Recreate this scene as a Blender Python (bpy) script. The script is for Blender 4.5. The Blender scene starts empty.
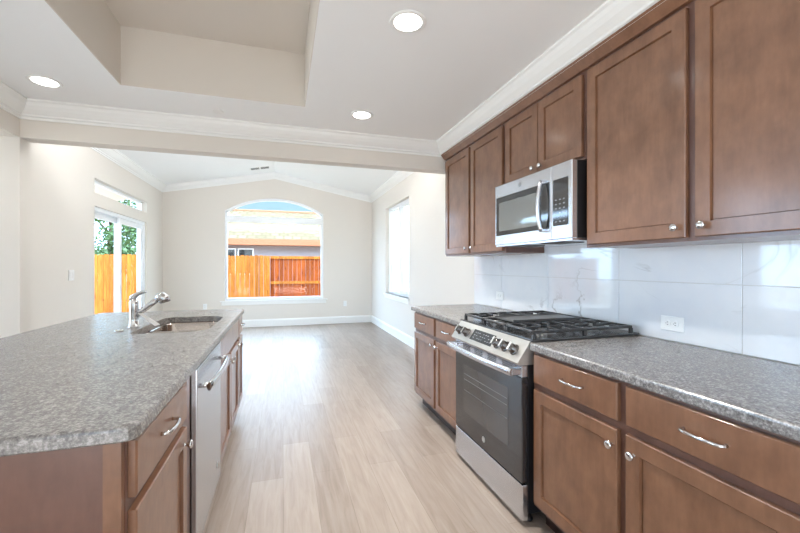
import bpy, bmesh, math, random
from mathutils import Vector, Matrix
random.seed(7)
S = bpy.context.scene
COL = S.collection
PI = math.pi

# ------------------------------------------------------------------ camera, world, lights, exposure
cam_d = bpy.data.cameras.new('camera')
cam = bpy.data.objects.new('camera', cam_d)
COL.objects.link(cam)
cam.location = (0, 0, 1.29)
cam.rotation_euler = (PI/2, 0, -math.radians(17.0))
cam_d.sensor_width = 36.0
cam_d.lens = 382*36/800
cam_d.clip_start = 0.02
S.camera = cam

W = bpy.data.worlds.new('world')
S.world = W
W.use_nodes = True
wn = W.node_tree.nodes
wl = W.node_tree.links
wn.clear()
wo = wn.new('ShaderNodeOutputWorld')
wb = wn.new('ShaderNodeBackground')
wt = wn.new('ShaderNodeTexCoord')
ws = wn.new('ShaderNodeSeparateXYZ')
wr = wn.new('ShaderNodeValToRGB')
_ce = wr.color_ramp.elements
_ce[0].position = 0.0
_ce[0].color = (0.42, 0.60, 0.72, 1)
_ce[1].position = 1.0
_ce[1].color = (5.6, 7.5, 9.8, 1)
for _p, _c in ((0.19, (0.36, 0.585, 0.70, 1)), (0.30, (5.8, 7.8, 10.2, 1))):
    _k = _ce.new(_p)
    _k.color = _c
wl.new(wt.outputs['Generated'], ws.inputs[0])
wl.new(ws.outputs['Z'], wr.inputs[0])
# brighter sky on the sun's side (behind and to the left of the house)
wd1 = wn.new('ShaderNodeVectorMath')
wd1.operation = 'DOT_PRODUCT'
wd1.inputs[1].default_value = (-1.0, -0.05, 0.0)
wl.new(wt.outputs['Generated'], wd1.inputs[0])
wmr = wn.new('ShaderNodeMapRange')
wmr.interpolation_type = 'SMOOTHSTEP'
wmr.inputs['From Min'].default_value = 0.12
wmr.inputs['From Max'].default_value = 0.5
wl.new(wd1.outputs['Value'], wmr.inputs['Value'])
wmx = wn.new('ShaderNodeMix')
wmx.data_type = 'RGBA'
wl.new(wmr.outputs[0], wmx.inputs[0])
wl.new(wr.outputs[0], wmx.inputs[6])
wmx.inputs[7].default_value = (4.6, 6.6, 9.2, 1)
wl.new(wmx.outputs[2], wb.inputs[0])
wl.new(wb.outputs[0], wo.inputs[0])
wb.inputs[1].default_value = 1.0

sd = bpy.data.lights.new('sun', 'SUN')
sun = bpy.data.objects.new('sun', sd)
COL.objects.link(sun)
sd.energy = 0.9
sd.angle = math.radians(0.6)
sd.color = (1.0, 0.95, 0.86)
sun.rotation_euler = Vector((0.33, 0.72, -0.72)).to_track_quat('-Z', 'Y').to_euler()


def area(name, loc, direction, sx, sy, power, color):
    d = bpy.data.lights.new(name, 'AREA')
    d.shape = 'RECTANGLE'
    d.size = sx
    d.size_y = sy
    d.energy = power
    d.color = color
    o = bpy.data.objects.new(name, d)
    COL.objects.link(o)
    o.location = loc
    o.rotation_euler = Vector(direction).to_track_quat('-Z', 'Y').to_euler()
    return o


# area lights: daylight at the living room window, then three added unseen fills
area('living_window_daylight', (-6.35, 2.55, 1.0), (1, -0.2, 0.5), 1.4, 1.4, 65, (0.84, 0.93, 1.0))
area('added_floor_uplight', (-0.5, -2.1, 0.06), (0, 0.12, 1), 3.4, 2.4, 140, (0.95, 0.97, 1.0))  # unseen upward fill added at floor level to brighten the kitchen ceiling
area('added_nook_fill', (-0.17, 4.9, 2.95), (0, 0, -1), 1.3, 1.3, 12, (0.86, 0.94, 1.0))  # added fill without a fixture, hidden by the beam, brightens the nook
area('added_nook_uplight', (-0.17, 4.3, 2.55), (0, 0.68, 0.73), 3.0, 0.4, 42, (0.90, 0.95, 1.0))  # added fill aimed up and forward to lift the vault; no cove here
S.view_settings.view_transform = 'Standard'
S.view_settings.look = 'None'
S.view_settings.gamma = 1.0
S.view_settings.use_curve_mapping = False
S.view_settings.exposure = 0.55


# ------------------------------------------------------------------ materials
def srgb(r, g, b):
    def f(c):
        c /= 255.0
        return c/12.92 if c <= 0.04045 else ((c+0.055)/1.055)**2.4
    return (f(r), f(g), f(b), 1.0)


def mat(name, color, rough=0.5, metal=0.0, spec=0.5, coat=0.0, coat_rough=0.1):
    m = bpy.data.materials.new(name)
    m.use_nodes = True
    b = m.node_tree.nodes['Principled BSDF']
    b.inputs['Base Color'].default_value = color
    b.inputs['Roughness'].default_value = rough
    b.inputs['Metallic'].default_value = metal
    b.inputs['Specular IOR Level'].default_value = spec
    b.inputs['Coat Weight'].default_value = coat
    b.inputs['Coat Roughness'].default_value = coat_rough
    return m


def nodes(m):
    nt = m.node_tree
    return nt, nt.nodes['Principled BSDF']


def coords(nt, scale=(1, 1, 1), rot=(0, 0, 0), loc=(0, 0, 0)):
    tc = nt.nodes.new('ShaderNodeTexCoord')
    mp = nt.nodes.new('ShaderNodeMapping')
    mp.inputs['Scale'].default_value = scale
    mp.inputs['Rotation'].default_value = rot
    mp.inputs['Location'].default_value = loc
    nt.links.new(tc.outputs['Object'], mp.inputs[0])
    return mp.outputs[0]


def noise(nt, vec, scale, detail=4, rough=0.55, dist=0.0):
    n = nt.nodes.new('ShaderNodeTexNoise')
    n.inputs['Scale'].default_value = scale
    n.inputs['Detail'].default_value = detail
    n.inputs['Roughness'].default_value = rough
    n.inputs['Distortion'].default_value = dist
    nt.links.new(vec, n.inputs['Vector'])
    return n.outputs['Fac']


def ramp(nt, fac, stops):
    r = nt.nodes.new('ShaderNodeValToRGB')
    e = r.color_ramp.elements
    while len(e) < len(stops):
        e.new(0.5)
    for k, (p, c) in enumerate(stops):
        e[k].position = p
        e[k].color = c
    nt.links.new(fac, r.inputs[0])
    return r.outputs[0]


def mixc(nt, a, b, fac=0.5, mode='MIX'):
    m = nt.nodes.new('ShaderNodeMix')
    m.data_type = 'RGBA'
    m.blend_type = mode
    for sock, v in ((m.inputs[6], a), (m.inputs[7], b), (m.inputs[0], fac)):
        if hasattr(v, 'links'):
            nt.links.new(v, sock)
        else:
            sock.default_value = v
    return m.outputs[2]


def bump(nt, b, fac, strength=0.1, dist=0.01):
    n = nt.nodes.new('ShaderNodeBump')
    n.inputs['Strength'].default_value = strength
    n.inputs['Distance'].default_value = dist
    nt.links.new(fac, n.inputs['Height'])
    nt.links.new(n.outputs[0], b.inputs['Normal'])


def paint(name, color, rough=0.6):
    m = mat(name, color, rough, spec=0.25)
    nt, b = nodes(m)
    v = coords(nt)
    f = noise(nt, v, 180, 3)
    bump(nt, b, f, 0.06, 0.002)
    return m


M = {}
M['wall'] = paint('wall_paint', srgb(226, 218, 208))
M['ceiling'] = paint('ceiling_paint', srgb(246, 245, 243))
M['trim'] = mat('white_trim', srgb(242, 240, 236), 0.35)
M['vinyl'] = mat('white_vinyl', srgb(240, 241, 242), 0.35)
M['plastic'] = mat('white_plastic', srgb(238, 238, 236), 0.3)
M['slot'] = mat('dark_slot', srgb(60, 58, 56), 0.6)
M['chrome'] = mat('chrome', (0.66, 0.66, 0.67, 1), 0.11, 1.0)
M['nickel'] = mat('satin_nickel', (0.66, 0.65, 0.63, 1), 0.2, 1.0)
M['black'] = mat('black_enamel', (0.012, 0.012, 0.013, 1), 0.3)
M['iron'] = mat('cast_iron', (0.035, 0.035, 0.037, 1), 0.22, spec=0.9)
M['burner'] = mat('burner_aluminium', (0.35, 0.34, 0.33, 1), 0.35, 1.0)
M['glass_dark'] = mat('dark_appliance_glass', (0.022, 0.022, 0.024, 1), 0.06, spec=1.0)
M['display'] = mat('display_glass', (0.03, 0.033, 0.037, 1), 0.12)
M['emblem'] = mat('emblem_grey', (0.45, 0.46, 0.47, 1), 0.3, 0.8)
M['mark'] = mat('printed_marks', (0.30, 0.31, 0.33, 1), 0.5)
M['paper'] = mat('paper_tag', srgb(238, 234, 228), 0.6)
M['grout'] = mat('grout', srgb(205, 202, 198), 0.7)


def steel(name, color, rough, stretch):
    m = mat(name, color, rough, 1.0)
    nt, b = nodes(m)
    v = coords(nt, stretch)
    f = noise(nt, v, 40, 3)
    bump(nt, b, f, 0.03, 0.001)
    b.inputs['Anisotropic'].default_value = 0.4
    return m


M['steel'] = steel('brushed_steel', (0.67, 0.69, 0.73, 1), 0.26, (1, 1, 40))
M['steel_satin'] = steel('satin_steel', (0.50, 0.48, 0.45, 1), 0.4, (1, 40, 1))
M['knob'] = mat('dark_knob_metal', (0.16, 0.15, 0.145, 1), 0.25, 1.0)
M['sink'] = steel('sink_steel', (0.46, 0.41, 0.37, 1), 0.2, (20, 1, 1))


def wood_mat(name, dark, mid, light):
    m = mat(name, mid, 0.4, spec=0.5, coat=0.6, coat_rough=0.16)
    nt, b = nodes(m)
    v1 = coords(nt, (9, 9, 1.6))
    f1 = noise(nt, v1, 6, 6, 0.6, 0.4)
    v2 = coords(nt, (1, 1, 0.8))
    f2 = noise(nt, v2, 9, 4, 0.6)
    c1 = ramp(nt, f1, [(0.25, dark), (0.55, mid), (0.85, light)])
    c2 = ramp(nt, f2, [(0.3, dark), (0.7, light)])
    c = mixc(nt, c1, c2, 0.6)
    nt.links.new(c, b.inputs['Base Color'])
    bump(nt, b, f1, 0.05, 0.001)
    return m


M['wood'] = wood_mat('stained_maple', srgb(108, 72, 50), srgb(128, 89, 64), srgb(146, 104, 77))
M['wood_side'] = wood_mat('stained_panel', srgb(92, 62, 51), srgb(106, 73, 61), srgb(120, 84, 70))
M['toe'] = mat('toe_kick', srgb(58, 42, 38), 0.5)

# speckled laminate
m = mat('speckled_laminate', (0.2, 0.19, 0.18, 1), 0.27, spec=0.8)
nt, b = nodes(m)
v = coords(nt)
fa = noise(nt, v, 120, 5, 0.7)
fb = noise(nt, coords(nt, (1.0, 0.6, 1.0)), 34, 4, 0.65, 0.6)
ca = ramp(nt, fa, [(0.36, srgb(64, 61, 60)), (0.5, srgb(124, 120, 117)), (0.64, srgb(188, 183, 179))])
cb = ramp(nt, fb, [(0.35, srgb(92, 88, 86)), (0.65, srgb(160, 155, 151))])
nt.links.new(mixc(nt, ca, cb, 0.4), b.inputs['Base Color'])
bump(nt, b, fa, 0.05, 0.001)
M['laminate'] = m

# plank floor
m = mat('oak_plank', (0.5, 0.4, 0.3, 1), 0.36, spec=0.28)
nt, b = nodes(m)
v = coords(nt, (1, 1, 1), (0, 0, PI/2))
br = nt.nodes.new('ShaderNodeTexBrick')
br.offset = 0.37
br.inputs['Scale'].default_value = 1.0
br.inputs['Brick Width'].default_value = 1.22
br.inputs['Row Height'].default_value = 0.18
br.inputs['Mortar Size'].default_value = 0.0012
br.inputs['Mortar Smooth'].default_value = 0.2
br.inputs['Bias'].default_value = 0.0
br.inputs['Color1'].default_value = srgb(168, 154, 143)
br.inputs['Color2'].default_value = srgb(142, 127, 116)
br.inputs['Mortar'].default_value = srgb(112, 97, 85)
nt.links.new(v, br.inputs['Vector'])
g = noise(nt, coords(nt, (11, 0.9, 1)), 3.0, 6, 0.6, 0.8)
gc = ramp(nt, g, [(0.3, srgb(136, 121, 109)), (0.5, srgb(163, 149, 138)), (0.72, srgb(181, 170, 160))])
nt.links.new(mixc(nt, br.outputs['Color'], gc, 0.42), b.inputs['Base Color'])
M['floor'] = m

# marble-look glazed tile
m = mat('marble_tile', (0.8, 0.8, 0.8, 1), 0.06, spec=0.6)
nt, b = nodes(m)
f = noise(nt, coords(nt, (1, 1.0, 1.6), (0.5, 0, 0), (0.3, 0.7, 0.2)), 1.0, 5, 0.55, 1.3)
vein = ramp(nt, f, [(0.0, (0, 0, 0, 1)), (0.488, (0, 0, 0, 1)), (0.5, (1, 1, 1, 1)), (0.512, (0, 0, 0, 1))])
f2 = noise(nt, coords(nt), 1.7, 2)
msk = ramp(nt, f2, [(0.55, (0, 0, 0, 1)), (0.66, (1, 1, 1, 1))])
mm = mixc(nt, vein, msk, 1.0, 'MULTIPLY')
base = ramp(nt, noise(nt, coords(nt), 2.5, 4), [(0.3, srgb(222, 224, 228)), (0.7, srgb(236, 236, 236))])
nt.links.new(mixc(nt, base, srgb(178, 174, 170), mm), b.inputs['Base Color'])
M['tile'] = m


def glass_mat(name, tint, refl):
    m = bpy.data.materials.new(name)
    m.use_nodes = True
    nt = m.node_tree
    nt.nodes.clear()
    o = nt.nodes.new('ShaderNodeOutputMaterial')
    t = nt.nodes.new('ShaderNodeBsdfTransparent')
    t.inputs[0].default_value = tint
    gl = nt.nodes.new('ShaderNodeBsdfGlossy')
    gl.inputs['Roughness'].default_value = 0.02
    mx = nt.nodes.new('ShaderNodeMixShader')
    mx.inputs[0].default_value = refl
    nt.links.new(t.outputs[0], mx.inputs[1])
    nt.links.new(gl.outputs[0], mx.inputs[2])
    nt.links.new(mx.outputs[0], o.inputs[0])
    return m


M['glass'] = glass_mat('window_glass', (0.97, 0.985, 0.98, 1), 0.007)


def emis(name, color, strength):
    m = bpy.data.materials.new(name)
    m.use_nodes = True
    b = m.node_tree.nodes['Principled BSDF']
    b.inputs['Base Color'].default_value = color
    b.inputs['Emission Color'].default_value = color
    b.inputs['Emission Strength'].default_value = strength
    return m


M['lamp'] = emis('lamp_lens', (1, 0.97, 0.92, 1), 6.0)


def outdoor_wood(name, dark, mid, light):
    m = mat(name, mid, 0.75, spec=0.2)
    nt, b = nodes(m)
    f1 = noise(nt, coords(nt, (9, 9, 0.8)), 3, 5, 0.6, 0.5)
    f2 = noise(nt, coords(nt, (1, 1, 0.5)), 9, 2)
    c1 = ramp(nt, f1, [(0.3, dark), (0.5, mid), (0.7, light)])
    knots = ramp(nt, f2, [(0.28, srgb(120, 60, 20)), (0.36, (1, 1, 1, 1))])
    tc = nt.nodes.new('ShaderNodeTexCoord')
    sx = nt.nodes.new('ShaderNodeSeparateXYZ')
    nt.links.new(tc.outputs['Object'], sx.inputs[0])
    mth = nt.nodes.new('ShaderNodeMath')
    mth.operation = 'SNAP'
    mth.inputs[1].default_value = 0.14
    nt.links.new(sx.outputs['X'], mth.inputs[0])
    wnz = nt.nodes.new('ShaderNodeTexWhiteNoise')
    wnz.noise_dimensions = '1D'
    nt.links.new(mth.outputs[0], wnz.inputs['W'])
    vary = ramp(nt, wnz.outputs['Value'], [(0.0, (0.62, 0.60, 0.55, 1)), (1.0, (1.15, 1.15, 1.1, 1))])
    c2 = mixc(nt, c1, knots, 0.8, 'MULTIPLY')
    nt.links.new(mixc(nt, c2, vary, 1.0, 'MULTIPLY'), b.inputs['Base Color'])
    return m


M['cedar'] = outdoor_wood('fresh_cedar', srgb(136, 74, 20), srgb(160, 92, 28), srgb(178, 112, 44))
M['cedar_red_shaded'] = outdoor_wood('red_cedar_shaded', srgb(112, 46, 10), srgb(134, 60, 14), srgb(152, 76, 24))  # darker red tone carries the shade on the recessed fence boards
M['stucco'] = paint('grey_stucco', srgb(150, 140, 140), 0.9)
M['stucco_cream'] = paint('cream_stucco', srgb(240, 232, 216), 0.9)
M['fascia'] = mat('brown_fascia', srgb(150, 92, 58), 0.7)
M['eave'] = mat('eave_paint', srgb(196, 188, 178), 0.7)
M['soil'] = paint('dry_ground', srgb(170, 152, 130), 0.95)
m = mat('roof_tiles', srgb(100, 90, 74), 0.9, spec=0.05)
nt, b = nodes(m)
br = nt.nodes.new('ShaderNodeTexBrick')
br.inputs['Scale'].default_value = 1.0
br.inputs['Brick Width'].default_value = 0.36
br.inputs['Row Height'].default_value = 0.42
br.inputs['Mortar Size'].default_value = 0.05
br.inputs['Color1'].default_value = srgb(120, 106, 82)
br.inputs['Color2'].default_value = srgb(100, 86, 64)
br.inputs['Mortar'].default_value = srgb(92, 78, 58)
nt.links.new(coords(nt), br.inputs['Vector'])
nt.links.new(br.outputs[0], b.inputs['Base Color'])
M['roof'] = m
M['leaf'] = mat('leaf_green', srgb(118, 140, 66), 0.6)
M['leaf_dark'] = mat('leaf_dark_green', srgb(70, 96, 48), 0.6)
M['bark'] = mat('bark', srgb(108, 88, 72), 0.9)


# ------------------------------------------------------------------ mesh helpers
class MB:
    def __init__(self):
        self.bm = bmesh.new()

    def face(self, vs, smooth=False):
        try:
            f = self.bm.faces.new(vs)
            f.smooth = smooth
            return f
        except ValueError:
            return None

    def box(self, x0, x1, y0, y1, z0, z1, bev=0.0, seg=1):
        x0, x1 = min(x0, x1), max(x0, x1)
        y0, y1 = min(y0, y1), max(y0, y1)
        z0, z1 = min(z0, z1), max(z0, z1)
        v = [self.bm.verts.new((x, y, z)) for x in (x0, x1) for y in (y0, y1) for z in (z0, z1)]
        fs = []
        for q in ((0, 1, 3, 2), (4, 6, 7, 5), (0, 4, 5, 1), (2, 3, 7, 6), (0, 2, 6, 4), (1, 5, 7, 3)):
            fs.append(self.bm.faces.new([v[i] for i in q]))
        if bev > 0:
            es = list({e for f in fs for e in f.edges})
            bmesh.ops.bevel(self.bm, geom=es, offset=bev, segments=seg, profile=0.6, affect='EDGES')
        return self

    def prism(self, pts, fn, a0, a1):
        """polygon pts (2D) extruded from a0 to a1; fn(p, q, a) -> xyz"""
        n = len(pts)
        A = [self.bm.verts.new(fn(p, q, a0)) for p, q in pts]
        B = [self.bm.verts.new(fn(p, q, a1)) for p, q in pts]
        self.face(A[::-1])
        self.face(B)
        for i in range(n):
            j = (i+1) % n
            self.face([A[i], A[j], B[j], B[i]])
        return self

    def rings(self, loops, smooth=False, cap0=True, cap1=True):
        R = [[self.bm.verts.new(p) for p in lp] for lp in loops]
        for a, b in zip(R, R[1:]):
            n = len(a)
            for i in range(n):
                j = (i+1) % n
                self.face([a[i], a[j], b[j], b[i]], smooth)
        if cap0:
            self.face(R[0][::-1])
        if cap1:
            self.face(R[-1])
        return self

    def tube(self, pts, r, seg=10, caps=True, sq=(1, 1)):
        pts = [Vector(p) for p in pts]
        n = len(pts)
        rs = r if isinstance(r, (list, tuple)) else [r]*n
        loops = []
        up = None
        for i, p in enumerate(pts):
            t = (pts[min(i+1, n-1)] - pts[max(i-1, 0)]).normalized()
            if up is None:
                up = Vector((0, 0, 1)) if abs(t.z) < 0.9 else Vector((0, 1, 0))
            u = (up - t*up.dot(t)).normalized()
            w = t.cross(u)
            up = u
            loops.append([tuple(p + rs[i]*(sq[0]*math.cos(2*PI*k/seg)*u + sq[1]*math.sin(2*PI*k/seg)*w)) for k in range(seg)])
        return self.rings(loops, True, caps, caps)

    def lathe(self, c, axis, prof, seg=20):
        """prof: list of (distance along axis, radius)"""
        c = Vector(c)
        a = Vector(axis).normalized()
        u = a.orthogonal().normalized()
        w = a.cross(u)
        loops = [[tuple(c + a*d + max(r, 1e-4)*(math.cos(2*PI*k/seg)*u + math.sin(2*PI*k/seg)*w)) for k in range(seg)] for d, r in prof]
        return self.rings(loops, True)

    def build(self, name, material, parent=None, origin=None):
        bmesh.ops.recalc_face_normals(self.bm, faces=self.bm.faces)
        o = (0, 0, 0)
        if parent is not None:
            o = parent['_o'] if '_o' in parent.keys() else (0, 0, 0)
            o = tuple(o)
        elif origin:
            o = origin
        if o != (0, 0, 0):
            bmesh.ops.translate(self.bm, verts=self.bm.verts, vec=(-o[0], -o[1], -o[2]))
        me = bpy.data.meshes.new(name)
        self.bm.to_mesh(me)
        self.bm.free()
        me.materials.append(material)
        ob = bpy.data.objects.new(name, me)
        COL.objects.link(ob)
        if parent is not None:
            ob.parent = parent
            ob['_o'] = o
        else:
            ob.location = o
            ob['_o'] = o
        return ob


def tag(o, label, cat, group=None):
    o['label'] = label
    o['category'] = cat
    if group:
        o['group'] = group
    return o


def thing(name, label, cat, loc, group=None):
    o = bpy.data.objects.new(name, None)
    COL.objects.link(o)
    o.location = loc
    o.empty_display_size = 0.1
    o['_o'] = tuple(loc)
    return tag(o, label, cat, group)


def struct(name, mb, material, parent=None, label=None):
    o = mb.build(name, material, parent)
    if parent is None:
        o['kind'] = 'structure'
        if label:
            o['label'] = label
    return o


def copy_tree(src, parent=None):
    c = src.copy()
    COL.objects.link(c)
    if parent is not None:
        c.parent = parent
    for ch in list(src.children):
        copy_tree(ch, c)
    return c


# ------------------------------------------------------------------ room dimensions
XW = 1.88      # kitchen wall on the range side
XN = 1.97      # nook wall on the window side
XL = -2.31     # nook wall on the patio door side
YB0, YB1 = 3.50, 3.63   # beam
YF = 8.70      # far wall
ZC = 2.50      # kitchen ceiling
XP = -1.85     # pier / header face
XLL = -6.5     # living room end wall
YBK = -4.0     # back wall
RX, ZE, ZR = -0.17, 2.90, 3.31   # nook vault
SL = (ZR-ZE)/(XN-RX)


def zc(x):
    return ZR - SL*abs(x-RX)


# floor
struct('floor', MB().box(XLL-.15, XN+.15, YBK-.15, YF+.15, -0.12, 0), M['floor'], label='light oak plank floor')

# kitchen ceiling with tray opening
TX0, TX1, TY0, TY1, TZ = -1.035, 0.155, 0.75, 2.975, 2.895
mb = MB()
TE = .004
mb.box(XLL-.15, TX0-TE, YBK-.15, YB0, ZC, ZC+.08)
mb.box(TX1+TE, XN+.15, YBK-.15, YB0, ZC, ZC+.08)
mb.box(TX0-TE, TX1+TE, YBK-.15, TY0-TE, ZC, ZC+.08)
mb.box(TX0-TE, TX1+TE, TY1+TE, YB0, ZC, ZC+.08)
struct('ceiling', mb, M['ceiling'], label='white kitchen ceiling with a recessed tray')
mb = MB()
mb.box(TX0-TE, TX0, TY0-TE, TY1+TE, ZC+.0005, TZ+.05)
mb.box(TX1, TX1+TE, TY0-TE, TY1+TE, ZC+.0005, TZ+.05)
mb.box(TX0, TX1, TY0-TE, TY0, ZC+.0005, TZ+.05)
mb.box(TX0, TX1, TY1, TY1+TE, ZC+.0005, TZ+.05)
mb.box(TX0, TX1, TY0, TY1, TZ, TZ+.05)
struct('ceiling_tray', mb, M['wall'], label='recessed ceiling tray with cream sides')
# vaulted nook ceiling
mb = MB()
mb.prism([(XL-.15, zc(XL-.15)), (RX, ZR), (XN+.15, zc(XN+.15)), (XN+.15, zc(XN+.15)+.1), (RX, ZR+.1), (XL-.15, zc(XL-.15)+.1)],
         lambda p, q, a: (p, a, q), YB1, YF+.15)
struct('ceiling_vault', mb, M['ceiling'], label='white vaulted ceiling over the dining nook')

# beam and wall above it
struct('beam', MB().box(XP-.15, XN+.15, YB0, YB1, 2.24, 3.45), M['wall'], label='cream painted beam between kitchen and nook')
# header over the living room opening, pier wall
struct('wall_header', MB().box(XP-.15, XP, YBK, YB0, 2.24, ZC), M['wall'])
mb = MB()
PW0, PW1, PZ0, PZ1 = -4.6, -2.42, 0.35, 2.36
mb.box(XP-.15, XP, YB0, YB1, 0, 2.24)
mb.box(PW1, XP-.15, YB0, YB1, 0, 3.0)
mb.box(XLL-.15, PW0, YB0, YB1, 0, 3.0)
mb.box(PW0, PW1, YB0, YB1, 0, PZ0)
mb.box(PW0, PW1, YB0, YB1, PZ1, 3.0)
struct('wall_pier', mb, M['wall'], label='cream wall end beside the living room opening')

# kitchen / nook walls
struct('wall_right', MB().box(XW, XW+.15, YBK-.15, 3.66, 0, 2.6), M['wall'])
WY0, WY1, WZ0, WZ1 = 5.95, 7.44, 0.76, 2.45
mb = MB()
mb.box(XN, XN+.15, 3.63, WY0, 0, 3.0)
mb.box(XN, XN+.15, WY1, YF+.15, 0, 3.0)
mb.box(XN, XN+.15, WY0, WY1, 0, WZ0)
mb.box(XN, XN+.15, WY0, WY1, WZ1, 3.0)
struct('wall_nook', mb, M['wall'])
DY0, DY1, DZ = 5.82, 7.78, 2.07
TRZ0, TRZ1 = 2.24, 2.43
mb = MB()
mb.box(XL-.15, XL, YB1, DY0, 0, 3.0)
mb.box(XL-.15, XL, DY1, YF+.15, 0, 3.0)
mb.box(XL-.15, XL, DY0, DY1, DZ, TRZ0)
mb.box(XL-.15, XL, DY0, DY1, TRZ1, 3.0)
struct('wall_left', mb, M['wall'])
# far wall with arched opening
FX0, FX1, FZ0, FSP, FTOP = -1.17, 0.86, 0.57, 2.46, 2.765
FXC = (FX0+FX1)/2
hw = (FX1-FX0)/2
rise = FTOP-FSP
RA = (hw*hw+rise*rise)/(2*rise)


def arch(x, inset=0.0):
    r = RA-inset
    return FTOP-RA+math.sqrt(max(r*r-(x-FXC)**2, 0))


mb = MB()
ex = lambda p, q, a: (p, a, q)
mb.prism([(XL-.15, 0), (FX0, 0), (FX0, zc(FX0)+.05), (XL-.15, zc(XL-.15)+.05)], ex, YF, YF+.15)
mb.prism([(FX1, 0), (XN+.15, 0), (XN+.15, zc(XN+.15)+.05), (FX1, zc(FX1)+.05)], ex, YF, YF+.15)
mb.box(FX0, FX1, YF, YF+.15, 0, FZ0)
N = 24
for i in range(N):
    a, c = FX0+(FX1-FX0)*i/N, FX0+(FX1-FX0)*(i+1)/N
    mb.prism([(a, arch(a)), (c, arch(c)), (c, zc(c)+.05), (a, zc(a)+.05)], ex, YF, YF+.15)
struct('wall_far', mb, M['wall'])
# living room shell behind / left of the camera
mb = MB()
ys = [YBK-.15, 0.9, 3.3, YB1]
mb.box(XLL-.15, XLL, ys[0], ys[1], 0, 3.0)
mb.box(XLL-.15, XLL, ys[2], ys[3], 0, 3.0)
mb.box(XLL-.15, XLL, ys[1], ys[2], 0, 0.3)
mb.box(XLL-.15, XLL, ys[1], ys[2], 2.4, 3.0)
struct('wall_living', mb, M['wall'])
mb = MB()
mb.box(XLL-.15, -2.45, YBK-.15, YBK, 0, 3.0)
mb.box(1.25, XN+.15, YBK-.15, YBK, 0, 3.0)
mb.box(-2.45, 1.25, YBK-.15, YBK, 2.35, 3.0)
mb.box(-2.45, 1.25, YBK-.15, YBK, 0, 0.12)
struct('wall_back', mb, M['wall'])
# roof over the house, its eaves sized to keep the sun out
mb = MB()
mb.prism([(XL-1.1, 2.64), (RX, 3.5), (XN+1.0, 2.98), (XN+1.0, 3.1), (RX, 3.62), (XL-1.1, 2.76)], lambda p, q, a: (p, a, q), YB1, YF+.7)
mb.box(XLL-.9, XN+1.0, YBK-6.0, YB1, 3.0, 3.15)  # unseen back overhang stretched far out to block high sky
struct('roof', mb, M['eave'])
# white soffit over the wall cabinets
struct('trim_soffit', MB().box(1.500, XW, YBK, YB0, 2.385, ZC), M['wall'])

# crown mouldings
CP = [(0, -.002), (.092, -.002), (.092, .012), (.080, .020), (.072, .040), (.055, .064), (.036, .082), (.022, .092), (.022, .104), (.010, .110), (.010, .126), (0, .126)]
mb = MB()
path = [((1.500, YBK), (-1, 0)), ((1.500, YB0), (-1, -1)), ((XP, YB0), (1, -1)), ((XP, YBK), (1, 0))]
loops = [[(x+nx*d, y+ny*d, ZC-h) for d, h in CP] for (x, y), (nx, ny) in path]
mb.rings(loops)
struct('trim_1', mb, M['trim'], label='white crown moulding around the kitchen ceiling')
mb = MB()
mb.rings([[(x, YF-d, zc(x)-h) for d, h in CP] for x in (XL, RX, XN)])
struct('trim_2', mb, M['trim'], label='white raked crown moulding on the far wall')
CP2 = [(d, h-(.03 if h < .005 else 0)) for d, h in CP]
mb = MB()
mb.rings([[(XL+d, y, ZE-h) for d, h in CP2] for y in (YB1, YF)])
struct('trim_3', mb, M['trim'])
mb = MB()
mb.rings([[(XN-d, y, ZE-h) for d, h in CP2] for y in (YB1, YF)])
struct('trim_4', mb, M['trim'])

# baseboards
BH = 0.16


def base(name, fn, a0, a1):
    struct(name, MB().prism([(0, 0), (.016, 0), (.016, BH-.03), (.008, BH-.008), (.004, BH), (0, BH)], fn, a0, a1), M['trim'])


base('baseboard_far', lambda d, z, a: (a, YF-d, z), XL, XN)
base('baseboard_right', lambda d, z, a: (XN-d, a, z), 3.66, YF-.016)
mb = MB()
pr = [(0, 0), (.016, 0), (.016, BH-.03), (.008, BH-.008), (.004, BH), (0, BH)]
mb.prism(pr, lambda d, z, a: (XL+d, a, z), YB1, DY0-.01)
mb.prism(pr, lambda d, z, a: (XL+d, a, z), DY1+.01, YF-.016)
struct('baseboard_left', mb, M['trim'])

# ------------------------------------------------------------------ windows and patio door


def sweep_rect(mb, pts, w, y0, y1):
    """frame strip following (x,z) points, w thick inward (towards FXC, centre below), between y0 and y1"""
    outer = pts
    inner = []
    for (x, z) in pts:
        cx, cz = FXC, FTOP-RA
        d = math.hypot(x-cx, z-cz)
        k = (d-w)/d
        inner.append((cx+(x-cx)*k, cz+(z-cz)*k))
    for i in range(len(pts)-1):
        mb.prism([outer[i], outer[i+1], inner[i+1], inner[i]], ex, y0, y1)


fy0, fy1 = YF+.03, YF+.11
MZ0, MZ1 = 2.235, 2.36
mb = MB()
mb.box(FX0, FX0+.05, fy0, fy1, FZ0, FSP)
mb.box(FX1-.05, FX1, fy0, fy1, FZ0, FSP)
mb.box(FX0+.05, FX1-.05, fy0, fy1, FZ0, FZ0+.055)
mb.box(FX0+.05, FX1-.05, fy0, fy1, MZ0, MZ1)
sweep_rect(mb, [(FX0+(FX1-FX0)*i/32, arch(FX0+(FX1-FX0)*i/32)) for i in range(33)], .05, fy0, fy1)
w1 = struct('window_1', mb, M['vinyl'], label='large arched picture window in the far wall')
mb = MB()
mb.box(FX0+.05, FX1-.05, YF+.06, YF+.066, FZ0+.055, MZ0)
mb.build('pane', M['glass'], w1)
mb = MB()
mb.prism([(FX0+.045, MZ1)]+[(FX1-.045, MZ1)]+[(FX1-.045-(FX1-FX0-.09)*i/20, arch(FX1-.045-(FX1-FX0-.09)*i/20, .045)) for i in range(21)], ex, YF+.06, YF+.066)
mb.build('arched_pane', M['glass'], w1)
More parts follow.
